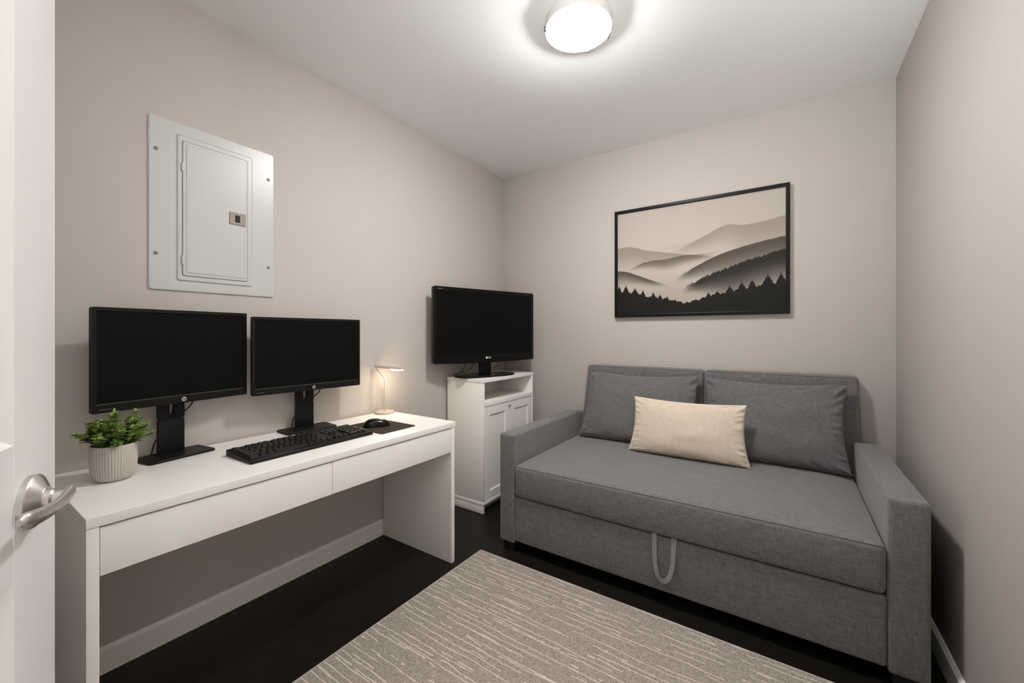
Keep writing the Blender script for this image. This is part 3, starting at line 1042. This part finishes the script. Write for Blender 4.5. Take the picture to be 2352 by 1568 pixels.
# ------------------------------------------------------------------ storage cabinet in the corner
CX0, CX1, CY0, CY1, CZ = 0.016, 0.335, 2.114, 2.747, 0.885
def build_cabinet():
    t = thing('storage_cabinet', 'tall narrow white cabinet with open cubby and two doors beside the sofa', 'cabinet', ((CX0 + CX1) / 2, (CY0 + CY1) / 2, 0))
    w = M['white']
    xb = CX1 - 0.017
    b = bmesh.new()
    for a, c in ((CY0, CY0 + 0.016), (CY1 - 0.016, CY1)):
        rbox(b, (CX0, a, 0.0585), (CX1, c, CZ - 0.0225), 0.0008, 1)
    rbox(b, (CX0 + 0.004, CY0 + 0.016, 0.0585), (CX0 + 0.010, CY1 - 0.016, CZ - 0.0225), 0.0005, 1)
    rbox(b, (CX0, CY0 - 0.002, 0.055), (CX1 + 0.001, CY1 + 0.002, 0.075), 0.0008, 1)
    obj('carcass', b, w, t, world=True)
    obj('cabinet_top', box((CX0, CY0 - 0.002, CZ - 0.022), (CX1 + 0.002, CY1 + 0.002, CZ), 0.0012, 2), w, t, world=True)
    obj('shelf', box((CX0 + 0.011, CY0 + 0.0165, 0.703), (CX1 + 0.001, CY1 - 0.0165, 0.731), 0.001, 2), w, t, world=True)
    k = bmesh.new()
    for a, c in ((CY0, CY0 + 0.016), (CY1 - 0.016, CY1)):
        rbox(k, (CX0, a, 0.0005), (CX1 - 0.002, c, 0.0545), 0.0008, 1)
    rbox(k, (CX1 - 0.065, CY0 + 0.016, 0.0005), (CX1 - 0.05, CY1 - 0.016, 0.0545), 0.0008, 1)
    obj('plinth', k, w, t, world=True)
    ym = (CY0 + CY1) / 2
    for i, (a, c) in enumerate(((CY0 + 0.018, ym - 0.0015), (ym + 0.0015, CY1 - 0.018))):
        z0, z1, fw = 0.077, 0.699, 0.056
        bm = bmesh.new()
        def lp(q, x):
            return [bm.verts.new(p) for p in ((x, a + q, z0 + q), (x, c - q, z0 + q), (x, c - q, z1 - q), (x, a + q, z1 - q))]
        X = CX1 - 0.001
        loops = [lp(0, xb - 0.006), lp(0, X - 0.001), lp(0.001, X), lp(fw, X), lp(fw + 0.0045, X - 0.0075)]
        for A, B in zip(loops, loops[1:]):
            for q in range(4):
                bm.faces.new((A[q], A[(q + 1) % 4], B[(q + 1) % 4], B[q]))
        bm.faces.new(loops[-1]); bm.faces.new(loops[0][::-1])
        d = obj('cabinet_door', bm, w, t, world=True, smooth=15)
        if i == 0:
            s = lathe([(0, 0), (0.004, 0), (0.004, 0.006), (0.0075, 0.010), (0.0075, 0.014), (0.004, 0.017), (0, 0.017)], 20)
            bmesh.ops.rotate(s, verts=s.verts, cent=(0, 0, 0), matrix=Matrix.Rotation(PI / 2, 3, 'Y'))
            move(s, (X - 0.001, c - 0.014, 0.674))
            obj('knob', s, M['steel'], d, world=True)
build_cabinet()

# ------------------------------------------------------------------ television on the cabinet
def build_tv():
    lx, ly, rx, ry = 0.098, 1.898, 0.352, 2.725
    th = math.atan2(ry - ly, rx - lx)
    wd = math.hypot(rx - lx, ry - ly)
    hw = wd / 2
    # pivot under the screen, on the cabinet top
    cx, cy = (lx + rx) / 2, (ly + ry) / 2
    t = thing('television', 'black flat television angled on top of the white cabinet in the corner', 'television', (cx, cy, CZ), th)
    AX = (0, 2, 1)
    z0, z1 = 0.990 - CZ, 1.499 - CZ
    bt, bs, bb = 0.026, 0.026, 0.052
    n = 12
    def outl(q=0.0):
        # lower edge bows down a little towards the middle
        pts = rr2d(-hw + q, hw - q, z0 + q, z1 - q, 0.010, 4)
        return pts
    bm = bmesh.new()
    ringprism(outl(), rr2d(-hw + bs, hw - bs, z0 + bb, z1 - bt, 0.002, 4), 0.0, 0.016, AX, bm)
    prism(outl(0.001), 0.015, 0.030, bm, AX)
    prism(rr2d(-hw + 0.06, hw - 0.06, z0 + 0.05, z1 - 0.07, 0.03), 0.029, 0.062, bm, AX, bev=0.02)
    hs = obj('housing', bm, M['black_gloss'], t, smooth=30)
    chin = bmesh.new()
    pts = [(-hw + 0.02, z0 + 0.001)] + [(-hw + 0.02 + (2 * hw - 0.04) * i / n, z0 - 0.008 * math.sin(PI * i / n)) for i in range(n + 1)] + [(hw - 0.02, z0 + 0.001)]
    pts = pts[1:-1] + [(hw - 0.02, z0 + 0.002), (-hw + 0.02, z0 + 0.002)]
    prism(pts, 0.002, 0.026, chin, AX)
    obj('lower_trim', chin, M['black_gloss'], hs, smooth=30)
    sc = bmesh.new()
    prism(rr2d(-hw + bs - 0.001, hw - bs + 0.001, z0 + bb - 0.001, z1 - bt + 0.001, 0.001), 0.002, 0.014, sc, AX)
    obj('screen', sc, M['tvscreen'], t)
    # maker's mark in the lower middle: a small disc and two letters
    d = lathe([(0, 0), (0.0085, 0), (0.0085, 0.0006), (0, 0.0006)], 28)
    bmesh.ops.rotate(d, verts=d.verts, cent=(0, 0, 0), matrix=Matrix.Rotation(PI / 2, 3, 'X'))
    move(d, (-0.012, 0, z0 + 0.028))
    obj('emblem', d, M['logo'], hs)
    tx = text_bm('LG', 0.020, 0.0003, 0, 0.0003)
    move(tx, (0.013, -0.0004, z0 + 0.028))
    obj('emblem_letters', tx, M['logo'], hs)
    bm = bmesh.new()
    x = -hw + 0.030
    rnd = random.Random(9)
    for k in range(7):
        q = rnd.uniform(0.003, 0.006)
        rbox(bm, (x, -0.0004, z1 - 0.018), (x + q, 0.0006, z1 - 0.0135), 0.0001, 1)
        x += q + 0.001
    obj('model_marking', bm, M['dim_print'], hs)
    # stand
    nk = bmesh.new()
    rbox(nk, (-0.045, 0.022, 0.012), (0.045, 0.058, z0 + 0.10), 0.006, 3)
    obj('stand_neck', nk, M['black_gloss'], t)
    hb = 0.235
    fp = []
    for i in range(48):
        a = 2 * PI * i / 48
        ex = 2 / 3.2
        c = math.copysign(abs(math.cos(a)) ** ex, math.cos(a)); s = math.copysign(abs(math.sin(a)) ** ex, math.sin(a))
        fp.append((hb * c * (1 - 0.0 * s), 0.035 + 0.105 * s))
    b = prism(fp, 0.0005, 0.014, bev=0.004)
    base = obj('stand_base', b, M['black_gloss'], t, smooth=40)
    obj('base_mark', box((-0.008, -0.0640, 0.0138), (0.008, -0.0600, 0.0145), 0.0002, 1), M['logo'], base)
    for k, pth in enumerate(([(-0.17, 0.035, z0 + 0.02), (-0.172, 0.036, z0 - 0.03), (-0.20, 0.06, z0 - 0.075), (-0.235, 0.09, 0.018)],
                             [(-0.07, 0.04, z0 + 0.02), (-0.09, 0.045, z0 - 0.02), (-0.14, 0.07, z0 - 0.07), (-0.17, 0.12, 0.03)],
                             [(0.12, 0.04, z0 + 0.02), (0.122, 0.045, z0 - 0.03), (0.11, 0.08, z0 - 0.06)])):
        obj('cable', tube(smooth_path(pth, 6), 0.0022, 8), M['black'], t)
build_tv()

# ------------------------------------------------------------------ sofa bed
SX0, SX1, SY0, SY1 = 0.660, 2.377, 1.845, 2.800
AL, AR = 0.757, 2.272
SEAT = 0.497
def build_sofa():
    t = thing('sofa', 'charcoal grey upholstered sofa bed with square arms against the back wall', 'sofa', ((SX0 + SX1) / 2, (SY0 + SY1) / 2, 0))
    f = M['sofa']
    for x0, x1, inner in ((SX0, AL, 1), (AR, SX1, -1)):
        def fn(P):
            # arm top crowns very slightly and its back end rounds down
            k = max(0, (P.y - (SY1 - 0.10)) / 0.10)
            zz = P.z - (0.018 * k * k if P.z > 0.5 else 0)
            return (P.x, P.y, zz)
        arm = obj('armrest', box((x0, SY0, 0.042), (x1, SY1, 0.635), 0.013, 4, (2, 8, 4), fn), f, t, world=True, smooth=60)
        # welts round the front face and along the top
        zt = 0.627
        e = 0.0045
        path = [(x0 + e, SY0 + 0.0045, 0.06), (x0 + e, SY0 + 0.0045, zt), (x1 - e, SY0 + 0.0045, zt), (x1 - e, SY0 + 0.0045, 0.06)]
        obj('seam', tube(path, 0.0009, 6), M['seam'], arm, world=True)
        for xx in (x0 + 0.0045, x1 - 0.0045):
            obj('seam', tube([(xx, SY0 + 0.01, 0.6305), (xx, SY1 - 0.12, 0.6305)], 0.0009, 6), M['seam'], arm, world=True)
    # drawer-like base front and body
    base = obj('base_panel', box((AL + 0.002, SY0 + 0.002, 0.056), (AR - 0.002, SY1 - 0.03, 0.296), 0.012, 4, (12, 2, 2)), f, t, world=True, smooth=60)
    # seat cushion with a crowned top and a rolled front edge
    cx0, cx1, cy0, cy1, cz0, cz1 = AL + 0.004, AR - 0.004, SY0 - 0.006, 2.66, 0.301, 0.472
    def cf(P):
        z = P.z
        u = min(P.x - cx0, cx1 - P.x); q = P.y - cy0
        k = (1 - math.exp(-max(0, u) / 0.06)) * (1 - math.exp(-max(0, q) / 0.12))
        if z > cz1 - 0.03:
            z += (SEAT - cz1) * k
        y = P.y
        if y < cy0 + 0.02:          # front face bulges
            y -= 0.006 * math.sin(PI * min(1, max(0, (P.z - cz0) / (cz1 - cz0)))) * (1 - math.exp(-max(0, u) / 0.05))
        return (P.x, y, z)
    cu = obj('seat_cushion', box((cx0, cy0, cz0), (cx1, cy1, cz1), 0.022, 5, (40, 20, 6), cf), f, t, world=True, smooth=60)
    sp = []
    for i in range(41):
        x = cx0 + 0.006 + (cx1 - cx0 - 0.012) * i / 40
        u = min(x - cx0, cx1 - x)
        sp.append((x, cy0 + 0.0045 - 0.001 * (1 - math.exp(-u / 0.05)), cz1 - 0.0065))
    obj('seam', tube(sp, 0.0009, 6), M['seam'], cu, world=True)
    # piping down the cushion's visible end
    obj('seam', tube([(cx1 - 0.0035, cy0 + 0.012, cz1 - 0.012), (cx1 - 0.002, cy0 + 0.014, 0.40), (cx1 - 0.004, cy0 + 0.012, 0.325)], 0.0009, 6), M['seam'], cu, world=True)
    obj('seam', tube([(cx1 - 0.0055, cy0 + 0.03 + 0.06 * i, cz1 - 0.005 + 0.0) for i in range(11)], 0.0009, 6), M['seam'], cu, world=True)
    # two back panels leaning against the wall
    for x0, x1, e0, e1 in ((0.762, 1.5635, 1, 0), (1.5665, 2.312, 0, 1)):
        def bf(P):
            k = (P.z - 0.30) / 0.66
            y = P.y + (0.055 * k if P.y < 2.76 else 0.0)
            x = P.x
            if e0: x += 0.035 * max(0, (k - 0.35) / 0.65) * (1 - (P.x - 0.762) / 0.8)
            if e1: x -= 0.012 * max(0, (k - 0.35) / 0.65) * ((P.x - 1.5665) / 0.75)
            return (x, y, P.z)
        bk = obj('backrest', box((x0, 2.690, 0.30), (x1, 2.812, 0.962), 0.020, 5, (6, 2, 6), bf), f, t, world=True, smooth=60)
        xa = x0 + (0.045 if e0 else 0.012); xb = x1 - (0.024 if e1 else 0.012)
        obj('seam', tube([(xa, 2.7470, 0.955), ((xa + xb) / 2, 2.7470, 0.955), (xb, 2.7470, 0.955)], 0.0009, 6), M['seam'], bk, world=True)
    # dark plinth feet
    for x0, x1 in ((SX0 + 0.022, AL - 0.01), (AR + 0.012, SX1 - 0.022)):
        for y0, y1 in ((SY0 + 0.012, SY0 + 0.09), (SY1 - 0.10, SY1 - 0.03)):
            obj('foot', box((x0, y0, 0.0005), (x1, y1, 0.0425), 0.002, 2), M['foot'], t, world=True)
    obj('plinth', box((AL - 0.008, SY0 + 0.10, 0.0005), (AR + 0.010, SY1 - 0.05, 0.0565), 0.002, 2), M['foot'], t, world=True)
    # pull strap: flat webbing loop hanging from the base's top edge
    c = smooth_path([(1.503, 0, 0.306), (1.505, 0, 0.24), (1.510, 0, 0.18), (1.522, 0, 0.135), (1.545, 0, 0.118), (1.567, 0, 0.135), (1.580, 0, 0.18), (1.584, 0, 0.24), (1.586, 0, 0.306)], 8)
    bm = bmesh.new()
    n = len(c)
    rows = []
    for i, p in enumerate(c):
        tg = (c[min(i + 1, n - 1)] - c[max(i - 1, 0)]).normalized()
        nr = Vector((tg.z, 0, -tg.x))
        u = i / (n - 1)
        yo = SY0 - 0.001 - 0.020 * math.sin(PI * u) ** 1.5
        hwid = 0.0105 * (1 - 0.12 * math.sin(PI * u))
        tw = 0.006 * math.sin(2 * PI * u)
        a = p + nr * hwid; b = p - nr * hwid
        rows.append([bm.verts.new((a.x, yo - 0.001 + tw * 0.3, a.z)), bm.verts.new((b.x, yo - 0.001 - tw * 0.3, b.z)),
                     bm.verts.new((b.x, yo + 0.001 - tw * 0.3, b.z)), bm.verts.new((a.x, yo + 0.001 + tw * 0.3, a.z))])
    for A, B in zip(rows, rows[1:]):
        for k in range(4):
            bm.faces.new((A[k], A[(k + 1) % 4], B[(k + 1) % 4], B[k]))
    bm.faces.new(rows[0]); bm.faces.new(rows[-1][::-1])
    obj('pull_strap', bm, M['strap'], t, world=True, smooth=40)
build_sofa()

# ------------------------------------------------------------------ cushions on the sofa
def build_pillow(name, label, cat, m, w, h, th, base, lean, rotz, seed, group=None, taper=0.0, pinch=0.06, sag=0.05, wr=1.0, roll=0.0):
    """flat sewn cushion; local X width, Z height (0 at its lower edge), Y thickness"""
    t = bpy.data.objects.new(name, None)
    bm = bmesh.new()
    nu, nv = 96, 110
    rnd = random.Random(seed)
    def outline(u, vv):
        x = w / 2 * u * (1 - pinch * (1 - vv * vv)) * (1 + taper * -vv)
        z = h / 2 + h / 2 * vv * (1 - (sag if vv > 0 else pinch * 0.35) * (1 - u * u))
        return x, z
    def height(u, vv):
        a = max(0, 1 - u * u); b = max(0, 1 - vv * vv)
        t_ = th / 2 * (a ** 0.42) * (b ** (0.42 if vv > 0 else 0.36))
        t_ *= 1 - 0.26 * vv                      # heavier at the bottom
        # gathers near the side seams and corners
        e = 1 - max(abs(u), abs(vv))
        g = math.exp(-((e - 0.07) / 0.07) ** 2)
        ang = math.atan2(vv, u)
        wv = mnoise.noise(Vector((seed * 3.1 + math.cos(ang) * 9, math.sin(ang) * 9, e * 3)))
        cr = abs(u * vv) ** 1.5
        t_ += wr * (0.006 * wv * g * (0.5 + 1.8 * cr))
        t_ += wr * 0.005 * mnoise.noise(Vector((u * 2.3 + seed, vv * 2.3, 0.3))) * a * b
        ue = 1 - abs(u)
        gs = math.exp(-(ue / 0.13) ** 2) * min(1, ue / 0.02) * (1 - vv * vv) ** 0.4
        t_ += wr * 0.0013 * gs * math.sin(vv * 30 + 4 * mnoise.noise(Vector((vv * 3.1, seed * 1.7, 1.0 if u > 0 else 5.0)))) * (0.5 + mnoise.noise(Vector((vv * 6, seed, 2.2))) + 0.5)
        return max(t_, 0.0)
    F, B = [], []
    for j in range(nv + 1):
        vv = -math.cos(PI * j / nv)
        rf, rb = [], []
        for i in range(nu + 1):
            u = -math.cos(PI * i / nu)
            x, z = outline(u, vv)
            if i in (0, nu) or j in (0, nv):
                q = bm.verts.new((x, 0, z))
                rf.append(q); rb.append(q)
            else:
                k = height(u, vv)
                rf.append(bm.verts.new((x, -k, z)))
                rb.append(bm.verts.new((x, k * 0.85, z)))
        F.append(rf); B.append(rb)
    for j in range(nv):
        for i in range(nu):
            bm.faces.new((F[j][i], F[j][i + 1], F[j + 1][i + 1], F[j + 1][i]))
            fb = (B[j][i], B[j + 1][i], B[j + 1][i + 1], B[j][i + 1])
            try:
                bm.faces.new(fb)
            except ValueError:
                pass
    COL.objects.link(t)
    t.location = base
    t.rotation_euler = (-lean, roll, rotz)
    tag(t, label, cat, group)
    c = obj('cover', bm, m, t, smooth=80)
    loop = []
    for i in range(40): loop.append(outline(-math.cos(PI * i / 40), -1))
    for j in range(30): loop.append(outline(1, -math.cos(PI * j / 30)))
    for i in range(40): loop.append(outline(math.cos(PI * i / 40), 1))
    for j in range(30): loop.append(outline(-1, math.cos(PI * j / 30)))
    obj('piping', tube([(x, 0, z) for x, z in loop], 0.0024, 6, closed=True), m, t, smooth=60)
    return t
LEAN = math.radians(19)
build_pillow('sofa_pillow', 'large charcoal grey pillow at the cabinet end of the sofa', 'pillow', M['pillow'], 0.728, 0.458, 0.145, (1.196, 2.545, SEAT + 0.002), LEAN, 0.0, 2, 'grey back pillows on the sofa', taper=0.03, pinch=0.075, sag=0.125, wr=1.5)
build_pillow('sofa_pillow', 'large charcoal grey pillow leaning at the right end of the sofa', 'pillow', M['pillow'], 0.670, 0.455, 0.150, (1.916, 2.545, SEAT + 0.002), LEAN, 0.0, 5, 'grey back pillows on the sofa', taper=0.0, pinch=0.085, sag=0.12, wr=2.2)
build_pillow('lumbar_pillow', 'small oblong beige lumbar pillow propped before the two grey pillows', 'pillow', M['beige'], 0.605, 0.315, 0.125, (1.522, 2.400, SEAT + 0.003), math.radians(10), math.radians(0.5), 9, taper=0.035, pinch=0.065, sag=0.095, wr=1.0)

# ------------------------------------------------------------------ rug
def build_rug():
    x0, x1, y0, y1 = 0.600, 2.24, 0.13, 1.752
    t = thing('area_rug', 'greige rug with thin pale broken stripes on the dark floor', 'rug', ((x0 + x1) / 2, (y0 + y1) / 2, 0))
    obj('pile', box((x0 + 0.006, y0 + 0.006, 0.0005), (x1 - 0.006, y1 - 0.006, 0.0095), 0.003, 2), M['rug'], t, world=True)
    obj('binding', tube([(x0 + 0.005, y0 + 0.005, 0.0055), (x1 - 0.005, y0 + 0.005, 0.0055), (x1 - 0.005, y1 - 0.005, 0.0055), (x0 + 0.005, y1 - 0.005, 0.0055)], 0.005, 8, closed=True), M['rug_edge'], t, world=True)
build_rug()
